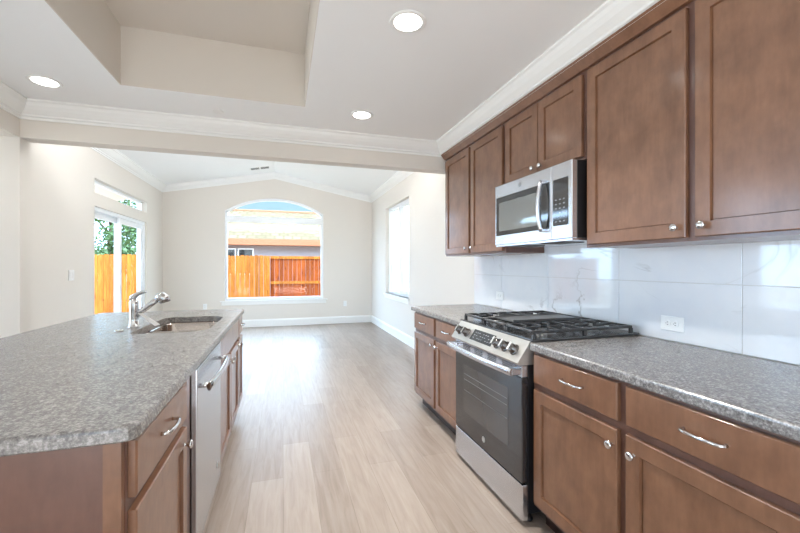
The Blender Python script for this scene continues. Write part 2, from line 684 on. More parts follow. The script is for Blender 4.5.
MB().box(FX0-.09, FX1+.09, YF-.035, YF+.03, FZ0-.025, FZ0, .004).build('sill', M['trim'], w1)
MB().box(FX0-.06, FX1+.06, YF-.016, YF, FZ0-.095, FZ0-.025, .003).build('apron', M['trim'], w1)

mb = MB()
gx0, gx1 = XN+.07, XN+.14
mb.box(gx0, gx1, WY0, WY0+.05, WZ0, WZ1)
mb.box(gx0, gx1, WY1-.05, WY1, WZ0, WZ1)
mb.box(gx0, gx1, WY0+.05, WY1-.05, WZ0, WZ0+.055)
mb.box(gx0, gx1, WY0+.05, WY1-.05, WZ1-.05, WZ1)
mb.box(gx0, gx1, 6.66, 6.73, WZ0+.055, WZ1-.05)
w2 = struct('window_2', mb, M['vinyl'], label='sliding window in the nook side wall')
mb = MB()
mb.box(gx0+.02, gx0+.05, WY0+.05, WY0+.085, WZ0+.055, WZ1-.05)
mb.box(gx0+.02, gx0+.05, WY0+.085, 6.66, WZ0+.055, WZ0+.095)
mb.box(gx0+.02, gx0+.05, WY0+.085, 6.66, WZ1-.085, WZ1-.05)
mb.build('sash', M['vinyl'], w2)
MB().box(gx0+.032, gx0+.038, WY0+.085, 6.66, WZ0+.095, WZ1-.085).build('pane', M['glass'], w2)
MB().box(gx0+.042, gx0+.048, 6.73, WY1-.05, WZ0+.055, WZ1-.05).build('pane', M['glass'], w2)
MB().box(XN-.035, gx0, WY0-.05, WY1+.05, WZ0-.025, WZ0, .004).build('sill', M['trim'], w2)
MB().box(XN-.016, XN, WY0-.03, WY1+.03, WZ0-.09, WZ0-.025, .003).build('apron', M['trim'], w2)

hx0, hx1 = XL-.14, XL-.07
mb = MB()
mb.box(hx0, hx1, DY0, DY0+.035, TRZ0, TRZ1)
mb.box(hx0, hx1, DY1-.035, DY1, TRZ0, TRZ1)
mb.box(hx0, hx1, DY0+.035, DY1-.035, TRZ0, TRZ0+.03)
mb.box(hx0, hx1, DY0+.035, DY1-.035, TRZ1-.03, TRZ1)
w3 = struct('window_3', mb, M['vinyl'], label='narrow transom window above the patio door')
MB().box(hx0+.03, hx0+.036, DY0+.035, DY1-.035, TRZ0+.03, TRZ1-.03).build('pane', M['glass'], w3)

mb = MB()
mb.box(hx0, XL-.03, DY0, DY0+.045, 0, DZ)
mb.box(hx0, XL-.03, DY1-.045, DY1, 0, DZ)
mb.box(hx0, XL-.03, DY0+.045, DY1-.045, DZ-.05, DZ)
mb.box(hx0, XL-.03, DY0+.045, DY1-.045, 0, 0.03)
d1 = struct('door_1', mb, M['vinyl'], label='white sliding glass patio door')


def slider(x0, y0, y1, z0, z1):
    mb = MB()
    mb.box(x0, x0+.035, y0, y0+.075, z0, z1)
    mb.box(x0, x0+.035, y1-.075, y1, z0, z1)
    mb.box(x0, x0+.035, y0+.075, y1-.075, z0, z0+.11)
    mb.box(x0, x0+.035, y0+.075, y1-.075, z1-.075, z1)
    p = mb.build('door_panel', M['vinyl'], d1)
    MB().box(x0+.015, x0+.021, y0+.075, y1-.075, z0+.11, z1-.075).build('pane', M['glass'], p)
    return p


slider(hx0+.005, DY0+.046, 6.85, .031, DZ-.051)
pnl = slider(hx0+.05, 6.76, DY1-.046, .031, DZ-.051)
MB().box(hx0+.085, hx0+.11, DY1-.10, DY1-.075, .95, 1.15, .005).build('door_handle', M['vinyl'], pnl)

# living-room windows out of view to the side and behind
mb = MB()
mb.box(PW0, PW0+.05, YB0+.04, YB0+.1, PZ0, PZ1)
mb.box(PW1-.05, PW1, YB0+.04, YB0+.1, PZ0, PZ1)
mb.box(PW0, PW1, YB0+.04, YB0+.1, PZ0, PZ0+.05)
mb.box(PW0, PW1, YB0+.04, YB0+.1, PZ1-.05, PZ1)
mb.box((PW0+PW1)/2-.03, (PW0+PW1)/2+.03, YB0+.04, YB0+.1, PZ0, PZ1)
w4 = struct('window_4', mb, M['vinyl'])
MB().box(PW0+.05, PW1-.05, YB0+.06, YB0+.066, PZ0+.05, PZ1-.05).build('pane', M['glass'], w4)
mb = MB()
for y in (0.9, 2.07, 3.24):
    mb.box(XLL-.1, XLL-.04, y, y+.06, .3, 2.4)
mb.box(XLL-.1, XLL-.04, 0.9, 3.3, .3, .36)
mb.box(XLL-.1, XLL-.04, 0.9, 3.3, 2.34, 2.4)
w5 = struct('window_5', mb, M['vinyl'])
MB().box(XLL-.07, XLL-.064, 0.95, 3.25, .35, 2.35).build('pane', M['glass'], w5)
mb = MB()
for x in (-2.45, -0.63, 1.19):
    mb.box(x, x+.06, YBK-.1, YBK-.04, .12, 2.35)
mb.box(-2.45, 1.25, YBK-.1, YBK-.04, .12, .18)
mb.box(-2.45, 1.25, YBK-.1, YBK-.04, 2.29, 2.35)
w6 = struct('window_6', mb, M['vinyl'])
MB().box(-2.4, 1.2, YBK-.07, YBK-.064, .17, 2.3).build('pane', M['glass'], w6)

# ------------------------------------------------------------------ backsplash tiles (surface of the wall)
mb = MB()
TT = 0.009
y = 1.131 - 0.626*4
rows = [(0.916, 1.209), (1.212, 1.505)]
while y < 3.6:
    for z0, z1 in rows:
        a, c = max(y+.0015, 0.54), min(y+.6245, 3.52)
        if c-a > .02:
            mb.box(XW-TT, XW-.001, a, c, z0, z1, .0012)
    y += 0.626
bs = struct('wall_tile', mb, M['tile'], label='glossy white marble tile backsplash')
MB().box(XW-.006, XW-.0005, 0.54, 3.52, .914, 1.506).build('grout', M['grout'], bs)

# ------------------------------------------------------------------ cabinet helpers


class Front:
    def __init__(self, fx, d):
        self.fx, self.d = fx, d

    def P(self, y, w, z):
        return (self.fx+self.d*w, y, z)

    def box(self, mb, w0, w1, y0, y1, z0, z1, bev=0):
        mb.box(self.fx+self.d*w0, self.fx+self.d*w1, y0, y1, z0, z1, bev)

    def slab(self, mb, y0, y1, z0, z1, prof):
        loops = []
        for ins, w in prof:
            loops.append([self.P(y0+ins, w, z0+ins), self.P(y1-ins, w, z0+ins), self.P(y1-ins, w, z1-ins), self.P(y0+ins, w, z1-ins)])
        mb.rings(loops)

    def door(self, parent, y0, y1, z0, z1):
        mb = MB()
        self.slab(mb, y0, y1, z0, z1, [(0, .0005), (0, .017), (.003, .020), (.056, .020), (.0575, .0072), (.0605, .0072), (.0625, .0105)])
        return mb.build('door', M['wood'], parent)

    def drawer(self, parent, y0, y1, z0, z1):
        mb = MB()
        self.slab(mb, y0, y1, z0, z1, [(0, .0005), (0, .016), (.004, .020)])
        return mb.build('drawer', M['wood'], parent)

    def knob(self, parent, y, z):
        mb = MB()
        mb.lathe(self.P(y, .0195, z), (self.d, 0, 0), [(0, .007), (.002, .007), (.004, .0055), (.010, .0055), (.014, .010), (.019, .0155), (.024, .0155), (.0275, .011), (.028, .0)], 16)
        return mb.build('knob', M['chrome'], parent)

    def pull(self, parent, y, z, L=.118):
        mb = MB()
        n = 9
        h = L/2
        pts = [self.P(y-h, .0195, z), self.P(y-h, .030, z)]
        for i in range(n):
            s = -1+2*i/(n-1)
            pts.append(self.P(y+s*(h-.004), .041+.006*(1-s*s), z))
        pts += [self.P(y+h, .030, z), self.P(y+h, .0195, z)]
        mb.tube(pts, .0058, 8)
        return mb.build('pull', M['chrome'], parent)

    def carcass(self, parent, y0, y1, z0, z1, depth, top=True, panel=.018, rail_z=None, mids=(), stile=.03, dep0=None):
        """open-fronted box behind a face frame; the frame's face lies at w = 0"""
        mb = MB()
        f = .02
        self.box(mb, -depth, -f, y0, y0+panel, z0, z1)
        self.box(mb, -depth, -f, y1-panel, y1, z0, z1)
        self.box(mb, -depth, -f, y0+panel, y1-panel, z0, z0+panel)
        self.box(mb, -depth, -depth+.008, y0+panel, y1-panel, z0+panel, z1)
        if top:
            self.box(mb, -depth, -f, y0+panel, y1-panel, z1-panel, z1)
        c = mb.build('body', M['wood_side'], parent)
        mb = MB()
        self.box(mb, -f, 0, y0, y0+stile, z0, z1)
        self.box(mb, -f, 0, y1-stile, y1, z0, z1)
        self.box(mb, -f, 0, y0+stile, y1-stile, z0, z0+.035)
        self.box(mb, -f, 0, y0+stile, y1-stile, z1-.035, z1)
        if rail_z:
            self.box(mb, -f, 0, y0+stile, y1-stile, rail_z-.02, rail_z+.02)
        for ym in mids:
            self.box(mb, -f, 0, ym-.035, ym+.035, z0+.035, (rail_z-.02) if rail_z else z1-.035)
            if rail_z:
                self.box(mb, -f, 0, ym-.035, ym+.035, rail_z+.02, z1-.035)
        mb.build('face_frame', M['wood_side'], parent)
        return c

    def toe(self, parent, y0, y1, back=.07):
        mb = MB()
        self.box(mb, -back-.016, -back, y0, y1, 0.0, .11)
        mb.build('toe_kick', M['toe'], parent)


ZT = 0.876     # cabinet top = underside of worktops
FR = Front(1.19, -1)      # base cabinets on the range wall
FI = Front(-0.365, 1)     # island cabinets
FU = Front(1.54, -1)      # wall cabinets

# base cabinet right of the range
c = thing('base_cabinet', 'brown base cabinet with two drawers and doors, on the near side of the range', 'cabinet', (1.5, 1.09, 0), 'base cabinets on the range wall')
y0, y1 = .555, 1.617
FR.carcass(c, y0, y1, .11, ZT, XW-1.19-.003, rail_z=.702, mids=(1.09,))
FR.toe(c, y0, y1)
for a, e, ky in ((1.108, 1.597, 1.128), (.575, 1.072, 1.037)):
    d = FR.drawer(c, a, e, .722, .862)
    FR.pull(d, (a+e)/2-.02, .795)
    d = FR.door(c, a, e, .135, .690)
    FR.knob(d, ky, .630)

# base cabinet beyond the range
c = thing('base_cabinet', 'brown base cabinet with two drawers and two doors, between range and dining nook', 'cabinet', (1.5, 2.95, 0), 'base cabinets on the range wall')
y0, y1 = 2.397, 3.39
ym = 2.87
FR.carcass(c, y0, y1, .11, ZT, XW-1.19-.003, rail_z=.702, mids=(ym,))
FR.toe(c, y0, y1)
for a, e, ky in ((y0+.02, ym-.018, ym-.05), (ym+.018, y1-.02, ym+.05)):
    d = FR.drawer(c, a, e, .722, .862)
    FR.pull(d, (a+e)/2, .795)
    d = FR.door(c, a, e, .135, .690)
    FR.knob(d, ky, .645)

# wall cabinets
UD = XW-1.54-.003
c = thing('wall_cabinet', 'tall brown two-door wall cabinet nearest the camera, above the double outlet', 'cabinet', (1.7, 1.09, 1.39), 'wall cabinets above the range wall')
FU.carcass(c, .545, 1.648, 1.39, 2.335, UD, mids=(1.0975,))
for a, e, ky in ((1.115, 1.628, 1.150), (.565, 1.080, 1.045)):
    d = FU.door(c, a, e, 1.405, 2.315)
    FU.knob(d, ky, 1.447)
c = thing('wall_cabinet', 'short brown two-door wall cabinet directly above the microwave', 'cabinet', (1.7, 2.03, 1.862), 'wall cabinets above the range wall')
FU.carcass(c, 1.650, 2.418, 1.862, 2.335, UD)
for a, e, ky in ((1.668, 2.030, 1.996), (2.036, 2.398, 2.070)):
    d = FU.door(c, a, e, 1.878, 2.315)
    FU.knob(d, ky, 1.912)
c = thing('wall_cabinet', 'tall brown two-door wall cabinet at the far end beside the beam', 'cabinet', (1.7, 2.95, 1.39), 'wall cabinets above the range wall')
FU.carcass(c, 2.420, 3.475, 1.39, 2.335, UD, mids=(2.945,))
for a, e, ky in ((2.440, 2.928, 2.893), (2.962, 3.455, 2.997)):
    d = FU.door(c, a, e, 1.405, 2.315)
    FU.knob(d, ky, 1.447)
# stained rail capping all wall cabinets
mb = MB()
mb.prism([(1.538, 2.3355), (1.524, 2.336), (1.482, 2.384), (1.538, 2.3845)], lambda p, q, a: (p, a, q), .545, 3.476)
mb.box(1.538, XW-.003, .545, 3.476, 2.3355, 2.3845)
tag(mb.build('cabinet_trim', M['wood']), 'long brown rail along the tops of the wall cabinets under the crown moulding', 'trim')

# ------------------------------------------------------------------ worktops


def rrect(x0, x1, y0, y1, r, n=6, rs=None):
    pts = []
    rr = rs or (r, r, r, r)
    for (cx, cy, a0, q) in ((x1-rr[0], y1-rr[0], 0, rr[0]), (x0+rr[1], y1-rr[1], 90, rr[1]), (x0+rr[2], y0+rr[2], 180, rr[2]), (x1-rr[3], y0+rr[3], 270, rr[3])):
        for k in range(n+1):
            a = math.radians(a0+90*k/n)
            pts.append((cx+q*math.cos(a), cy+q*math.sin(a)))
    return pts


def inset_poly(x0, x1, y0, y1, rs, d, n):
    return rrect(x0+d, x1-d, y0+d, y1-d, 0, n, tuple(max(q-d, .0005) for q in rs))


def worktop_mesh(x0, x1, y0, y1, rs, z0=ZT, z1=.914, n=5, e=.010):
    mb = MB()
    L = []
    for ins, z in ((e*.4, z0), (0, z0+e*.4), (0, z1-e), (e*.12, z1-e*.5), (e*.5, z1-e*.12), (e, z1)):
        L.append([(p, q, z) for p, q in inset_poly(x0, x1, y0, y1, rs, ins, n)])
    mb.rings(L)
    return mb


tag(worktop_mesh(1.163, XW-.010, .54, 1.617, (.002, .006, .006, .002)).build('countertop', M['laminate']),
    'speckled grey countertop running from the range to the photo edge', 'countertop', 'countertops on the range wall')
tag(worktop_mesh(1.163, XW-.010, 2.397, 3.46, (.004, .02, .006, .002)).build('countertop', M['laminate']),
    'short speckled grey countertop between range and dining nook', 'countertop', 'countertops on the range wall')
isl = worktop_mesh(-1.425, -0.332, 1.045, 3.68, (.03, .03, .03, .035), n=3).build('countertop', M['laminate'])
tag(isl, 'long speckled grey island countertop with the sink cut into it', 'countertop')
SX0, SX1, SY0, SY1 = -.825, -.425, 2.46, 3.19
mb = MB()
hole = rrect(SX0, SX1, SY0, SY1, .1, 6, (.12, .07, .05, .12))
mb.rings([[(p, q, .80) for p, q in hole], [(p, q, .99) for p, q in hole]])
cut = mb.build('cutter', M['laminate'])
bo = isl.modifiers.new('cut', 'BOOLEAN')
bo.object = cut
bo.operation = 'DIFFERENCE'
bo.solver = 'EXACT'
dg = bpy.context.evaluated_depsgraph_get()
dg.update()
nm = bpy.data.meshes.new_from_object(isl.evaluated_get(dg))
isl.modifiers.clear()
isl.data = nm
bpy.data.objects.remove(cut)

# sink: two bowls with a flange under the worktop
sk = thing('sink', 'double-bowl stainless steel sink set into the island countertop', 'sink', (-.62, 2.82, .67))


def bowl(x0, x1, y0, y1, rs, name):
    mb = MB()
    zt = ZT-.002
    L = []
    for ins, z in ((-.012, zt-.003), (-.012, zt), (.0, zt), (.006, zt-.01), (.010, zt-.15), (.03, zt-.178), (.06, zt-.182)):
        L.append([(p, q, z) for p, q in inset_poly(x0, x1, y0, y1, rs, ins, 6)])
    mb.rings(L, True, False, True)
    o = mb.build(name, M['sink'], sk)
    mb = MB()
    cx, cy = (x0+x1)/2-.03, (y0+y1)/2
    mb.lathe((cx, cy, zt-.181), (0, 0, 1), [(0, .045), (.003, .045), (.004, .038), (.001, .03), (.001, 0)], 20)
    mb.build('drain', M['chrome'], o)


bowl(SX0+.004, SX1-.004, SY0+.004, 2.755, (.05, .05, .05, .11), 'bowl')
bowl(SX0+.004, SX1-.004, 2.785, SY1-.004, (.11, .07, .05, .05), 'bowl')

# faucet
f = thing('faucet', 'chrome single-lever pull-out faucet beside the island sink', 'faucet', (-.90, 2.757, .914))
fx, fy = -.888, 2.757
mb = MB()
mb.lathe((fx, fy, .9142), (0, 0, 1), [(0, .033), (.004, .033), (.008, .027), (.05, .025), (.10, .026), (.135, .027), (.16, .026), (.172, .018), (.176, .0)], 22)
mb.build('body', M['chrome'], f)
mb = MB()
mb.tube([(fx-.006, fy, 1.080), (fx-.004, fy, 1.100), (fx+.02, fy-.004, 1.118), (fx+.05, fy-.01, 1.130), (fx+.072, fy-.014, 1.134)], [.02, .017, .011, .009, .006], 10, sq=(.7, 1.2))
mb.build('lever', M['chrome'], f)
mb = MB()
mb.tube([(fx+.012, fy, .985), (fx+.05, fy, 1.018), (fx+.088, fy, 1.050), (fx+.128, fy, 1.084)], [.019, .0185, .0175, .0175], 14)
sp = mb.build('spout', M['chrome'], f)
mb = MB()
mb.tube([(fx+.126, fy, 1.082), (fx+.137, fy, 1.091), (fx+.152, fy, 1.094), (fx+.166, fy, 1.084), (fx+.173, fy, 1.062)], [.020, .031, .036, .0355, .029], 14)
mb.build('spray_head', M['chrome'], sp)
mb = MB()
mb.rings([[(fx+.03, fy-.030, 1.000), (fx+.055, fy-.030, 1.000), (fx+.155, fy-.05, .930), (fx+.128, fy-.05, .921)],
          [(fx+.03, fy-.0285, 1.001), (fx+.055, fy-.0285, 1.001), (fx+.155, fy-.0485, .931), (fx+.128, fy-.0485, .922)]])
mb.build('paper_tag', M['paper'], f)
tag(MB().lathe((-.912, 2.60, .9142), (0, 0, 1), [(0, .023), (.004, .023), (.007, .019), (.008, .0)], 20).build('hole_cover', M['nickel']),
    'small round metal cap on the island countertop next to the faucet', 'cap')

# ------------------------------------------------------------------ island cabinets
ID = .60
c = thing('island_cabinet', 'island cabinet with one drawer over one door, nearest the camera beside the dishwasher', 'cabinet', (-.66, 1.4, 0), 'island cabinets')
FI.carcass(c, 1.078, 1.742, .11, ZT, ID, rail_z=.702)
mb = MB()
FI.box(mb, -.019, .001, 1.62, 1.742, .11, ZT)
mb.build('filler_strip', M['wood_side'], c)
FI.toe(c, 1.078, 1.742)
d = FI.drawer(c, 1.092, 1.605, .722, .862)
FI.pull(d, 1.345, .795)
d = FI.door(c, 1.092, 1.605, .135, .690)
FI.knob(d, 1.562, .640)

c = thing('island_cabinet', 'island sink cabinet with a plain false front over two doors', 'cabinet', (-.66, 2.88, 0), 'island cabinets')
FI.carcass(c, 2.372, 3.360, .11, ZT, ID, top=False, rail_z=.702)
FI.toe(c, 2.372, 3.360)
mb = MB()
FI.slab(mb, 2.392, 3.340, .722, .862, [(0, .0005), (0, .016), (.004, .020)])
mb.build('false_front', M['wood'], c)
for a, e, ky in ((2.392, 2.856, 2.820), (2.876, 3.340, 2.912)):
    d = FI.door(c, a, e, .135, .690)
    FI.knob(d, ky, .640)
c = thing('island_cabinet', 'narrow island cabinet with one drawer and one door at the far end', 'cabinet', (-.66, 3.51, 0), 'island cabinets')
FI.carcass(c, 3.362, 3.660, .11, ZT, ID, rail_z=.702)
FI.toe(c, 3.362, 3.660)
d = FI.drawer(c, 3.378, 3.644, .722, .862)
FI.pull(d, 3.511, .795, .10)
d = FI.door(c, 3.378, 3.644, .135, .690)
FI.knob(d, 3.415, .640)

p = thing('island_enclosure', 'reddish brown panel closing the near end and back of the island', 'panel', (-.75, 1.06, 0))
MB().box(-1.10, -.405, 1.062, 1.077, 0, ZT).build('end_panel', M['wood_side'], p)
MB().box(-.404, -.367, 1.058, 1.077, 0, ZT).build('corner_stile', M['wood'], p)
MB().box(-1.10, -.968, 1.078, 3.66, 0, ZT).build('back_panel', M['wood_side'], p)

# dishwasher
dw = thing('dishwasher', 'stainless steel dishwasher with a bar handle built into the island', 'dishwasher', (-.66, 2.06, 0))
Y0, Y1 = 1.748, 2.366
MB().box(-.955, -.366, Y0+.004, Y1-.004, .11, ZT-.004).build('tub', M['black'], dw)
mb = MB()
mb.box(-.3655, -.338, Y0, Y1, .115, .868, .006, 2)
dr = mb.build('door', M['steel'], dw)
mb = MB()
mb.tube([(-.340, Y0+.05, .785), (-.300, Y0+.05, .785)], .011, 8)
mb.tube([(-.340, Y1-.05, .785), (-.300, Y1-.05, .785)], .011, 8)
n = 13
mb.tube([(-.298+.012*(1-(2*i/(n-1)-1)**2), Y0+.025+(Y1-Y0-.05)*i/(n-1), .785) for i in range(n)], .0135, 10, sq=(1.35, .7))
mb.build('handle', M['chrome'], dr)
mb = MB()
mb.lathe((-.3382, Y1-.12, .225), (1, 0, 0), [(0, .016), (.0012, .016), (.0016, .013), (.0016, 0)], 18)
mb.build('emblem', M['emblem'], dr)
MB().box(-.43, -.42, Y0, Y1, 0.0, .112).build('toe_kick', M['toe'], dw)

# ------------------------------------------------------------------ range
RY0, RY1 = 1.624, 2.390
rg = thing('range', 'slide-in stainless gas range with black glass oven door', 'range', (1.5, 2.0, 0))
MB().box(1.165, XW-.02, RY0+.003, RY1-.003, .06, .905).build('body', M['black'], rg)
for x in (1.20, 1.78):
    for y in (RY0+.05, RY1-.05):
        MB().lathe((x, y, 0), (0, 0, 1), [(0, .02), (.012, .02), (.014, .012), (.0605, .012)], 12).build('foot', M['black'], rg)
mb = MB()
mb.box(1.128, 1.164, RY0+.003, RY1-.003, .028, .208, .006, 2)
mb.build('storage_drawer', M['steel'], rg)
mb = MB()
mb.box(1.128, 1.164, RY0+.003, RY1-.003, .216, .738, .005, 2)
od = mb.build('oven_door', M['glass_dark'], rg)
# inner window area, racks seen behind the glass
mb = MB()
mb.box(1.1265, 1.129, RY0+.125, RY1-.125, .345, .655, .001)
ow = mb.build('oven_window', mat('oven_window_glass', (0.06, 0.057, 0.057, 1), 0.05, spec=1.0), od)
mb = MB()
for z in (.595, .560, .490):
    mb.box(1.1258, 1.1268, RY0+.135, RY1-.135, z-.0018, z+.0018)
mb.build('rack_wire', mat('rack_wire', (0.2, 0.2, 0.2, 1), 0.4, 0.5), ow)
mb = MB()
mb.box(1.126, 1.164, RY0+.003, RY1-.003, .739, .800, .004)
top = mb.build('door_top', M['steel'], od)
for g in range(4):
    mb = MB()
    for k in range(5):
        mb.box(1.1245, 1.1268, RY0+.085+g*.155, RY0+.085+g*.155+.095, .747+k*.0095, .7515+k*.0095)
    mb.build('vent_slot', M['slot'], top)  # dark strips standing for the vent slots
mb = MB()
for y in (RY0+.022, RY1-.022):
    mb.box(1.070, 1.128, y-.016, y+.016, .752, .786, .005)
n = 15
pts = [(1.072-.020*(1-(2*i/(n-1)-1)**2), RY0+.008+(RY1-RY0-.016)*i/(n-1), .769) for i in range(n)]
mb.tube(pts, .019, 12, sq=(1.0, .65))
mb.build('handle', M['steel'], od)
mb = MB()
mb.lathe((1.1278, (RY0+RY1)/2, .272), (-1, 0, 0), [(0, .017), (.0012, .017), (.0016, .0135), (.0016, 0)], 20)
mb.build('emblem', M['emblem'], od)
# slanted control panel
CPX = [(1.108, .803), (1.098, .815), (1.1735, .920), (1.20, .920), (1.20, .803)]
mb = MB()
mb.prism(CPX, lambda p, q, a: (p, a, q), RY0-.002, RY1+.002)
cp = mb.build('control_panel', M['steel_satin'], rg)
nx, nz = -.105, .0755
ln = math.hypot(nx, nz)
nx, nz = nx/ln, nz/ln
tx, tz = .0755/ln, .105/ln


def cpp(s, w):      # s along the slant from its bottom edge, w out of the face
    return (1.098+tx*s+nx*w, .815+tz*s+nz*w)


def cpbox(mb, s0, s1, w0, w1, a, e):
    q = [cpp(s0, w0), cpp(s1, w0), cpp(s1, w1), cpp(s0, w1)]
    mb.prism(q, lambda p, q_, a_: (p, a_, q_), a, e)


mb = MB()
cpbox(mb, .028, .100, -.001, .0016, RY0+.285, RY0+.535)
dsp = mb.build('display', M['display'], cp)
mb = MB()
for i in range(9):
    for j in range(3):
        if (i+j) % 4 != 3:
            cpbox(mb, .044+j*.018, .048+j*.018, .0012, .0019, RY0+.305+i*.024, RY0+.316+i*.024)
mb.build('lettering', M['mark'], dsp)
for ky in (RY0+.075, RY0+.155, RY0+.235, RY0+.600, RY0+.690):
    x, z = cpp(.060, 0)
    mb = MB()
    mb.lathe((x, ky, z), (nx, 0, nz), [(-.001, .030), (.004, .030), (.006, .026), (.007, .024), (.030, .022), (.033, .019), (.0335, 0)], 20)
    k = mb.build('knob', M['knob'], cp)
    mb = MB()
    q0 = cpp(.060-.019, .032)
    cpbox(mb, .060-.021, .060+.021, .030, .042, ky-.0065, ky+.0065)
    mb.build('knob_grip', M['nickel'], k)
# cooktop
mb = MB()
mb.box(1.172, XW-.025, RY0-.016, RY1+.016, .9155, .930, .005, 2)
ct = mb.build('cooktop', M['iron'], rg)
burners = [(1.36, RY0+.135, .046), (1.66, RY0+.135, .036), (1.36, RY1-.135, .042), (1.66, RY1-.135, .034), (1.51, (RY0+RY1)/2, .04)]
for bx, by, r in burners:
    mb = MB()
    mb.lathe((bx, by, .9295), (0, 0, 1), [(0, r+.012), (.006, r+.010), (.008, r), (.014, r)], 20)
    bo_ = mb.build('burner', M['burner'], ct)
    MB().lathe((bx, by, .9435), (0, 0, 1), [(0, r-.004), (.005, r-.003), (.008, r-.01), (.0085, 0)], 20).build('burner_cap', M['black'], bo_)


def grate(y0, y1, plate):
    mb = MB()
    x0, x1 = 1.195, XW-.050
    zb, zt = .953, .968
    t = .0065
    for y in (y0+t, y1-t):
        mb.box(x0, x1, y-t, y+t, zb, zt, .003)
    for x in (x0+t, x1-t):
        mb.box(x-t, x+t, y0+2*t, y1-2*t, zb, zt, .003)
    for x in (x0+t, x1-t, (x0+x1)/2):
        for y in (y0+t, y1-t):
            mb.box(x-.009, x+.009, y-.0065, y+.0065, .9305, zb+.001)
    if not plate:
        t2 = .005
        xm = (x0+x1)/2
        mb.box(xm-t2, xm+t2, y0+2*t, y1-2*t, zb, zt, .002)
        ym = (y0+y1)/2
        for xc in ((x0+xm)/2, (xm+x1)/2):
            mb.box(xc-t2, xc+t2, y0+2*t, ym-.025, zb, zt, .002)
            mb.box(xc-t2, xc+t2, ym+.025, y1-2*t, zb, zt, .002)
            for k in (-1, 1):
                mb.box(xc+k*.075-t2, xc+k*.075+t2, y0+2*t, ym-.05, zb, zt, .002)
                mb.box(xc+k*.075-t2, xc+k*.075+t2, ym+.05, y1-2*t, zb, zt, .002)
            mb.box(xc-.135, xc-.03, ym-t2, ym+t2, zb, zt, .002)
            mb.box(xc+.03, xc+.135, ym-t2, ym+t2, zb, zt, .002)
    else:
        for k in range(1, 6):
            xx = x0+(x1-x0)*k/6
            mb.box(xx-.005, xx+.005, y0+2*t, y1-2*t, zb, zt, .002)
    g = mb.build('grate', M['iron'], ct)
    if plate:
        m2 = MB()
        m2.box(x0+.07, x1-.09, y0+.02, y1-.02, zt+.0005, zt+.008, .003)
        m2.box(x0+.07, x1-.09, y0+.02, y0+.03, zt+.008, zt+.014)
        m2.box(x0+.07, x1-.09, y1-.03, y1-.02, zt+.008, zt+.014)
        m2.build('griddle_plate', mat('griddle', (0.075, 0.072, 0.07, 1), 0.38), g)


w3_ = (RY1-RY0)/3
grate(RY0+.004, RY0+w3_-.003, False)
grate(RY0+w3_+.003, RY1-w3_-.003, True)
grate(RY1-w3_+.003, RY1-.004, False)

# ------------------------------------------------------------------ microwave
mw = thing('microwave', 'stainless over-the-range microwave under the short wall cabinet', 'microwave', (1.66, 2.03, 1.43))
MX, A, B, Z0, Z1 = 1.45, 1.654, 2.414, 1.430, 1.857
MB().box(MX+.036, XW-.01, A+.001, B-.001, Z0+.012, Z1-.001, .003).build('body', M['black'], mw)
mb = MB()
mb.box(MX, MX+.035, 1.8175, B, Z0+.010, Z1, .004)
md = mb.build('door', M['steel'], mw)
mb = MB()
mb.box(MX-.0025, MX+.001, 1.832, B-.018, Z0+.075, Z1-.085, .001)
gw = mb.build('door_glass', M['glass_dark'], md)
mb = MB()
mb.box(MX-.0035, MX-.0024, 1.935, B-.055, Z0+.105, Z1-.125)
mb.build('viewing_window', mat('microwave_window', (0.16, 0.165, 0.16, 1), 0.05, spec=1.0, coat=0.6, coat_rough=0.04), gw)
mb = MB()
n = 13
hy = 1.872
za, zb_ = Z0+.062, Z1-.072
mb.tube([(MX-.024-.022*(1-(2*i/(n-1)-1)**2), hy, za+(zb_-za)*i/(n-1)) for i in range(n)], .0135, 10, sq=(.7, 1.1))
for z in (za+.008, zb_-.008):
    mb.box(MX-.026, MX+.0005, hy-.011, hy+.011, z-.012, z+.012, .003)
mb.build('handle', M['steel'], md)
mb = MB()
mb.lathe((MX-.0003, 2.115, Z1-.043), (-1, 0, 0), [(0, .0165), (.0012, .0165), (.0016, .013), (.0016, 0)], 20)
mb.build('emblem', M['emblem'], md)
mb = MB()
mb.box(MX, MX+.035, A, 1.8155, Z0+.010, Z1, .004)
cpn = mb.build('control_panel', M['steel'], mw)
mb = MB()
mb.box(MX-.0025, MX+.001, A+.028, 1.800, Z0+.085, Z1-.085, .001)
kp = mb.build('keypad', M['glass_dark'], cpn)
for i in range(3):
    for j in range(6):
        yy = 1.705+i*.032
        zz = Z0+.105+j*.024
        MB().box(MX-.0031, MX-.0024, yy, yy+.012, zz, zz+.005).build('key', M['mark'], kp)
mb = MB()
mb.box(MX+.005, XW-.012, A+.004, B-.004, Z0, Z0+.0115)
und = mb.build('underside', M['steel'], mw)
for k in range(2):
    y = A+.12+k*.34
    mb = MB()
    mb.box(MX+.05, MX+.19, y, y+.2, Z0-.004, Z0+.001)
    mb.build('grease_filter', M['slot'], und)

# ------------------------------------------------------------------ outlets and switches


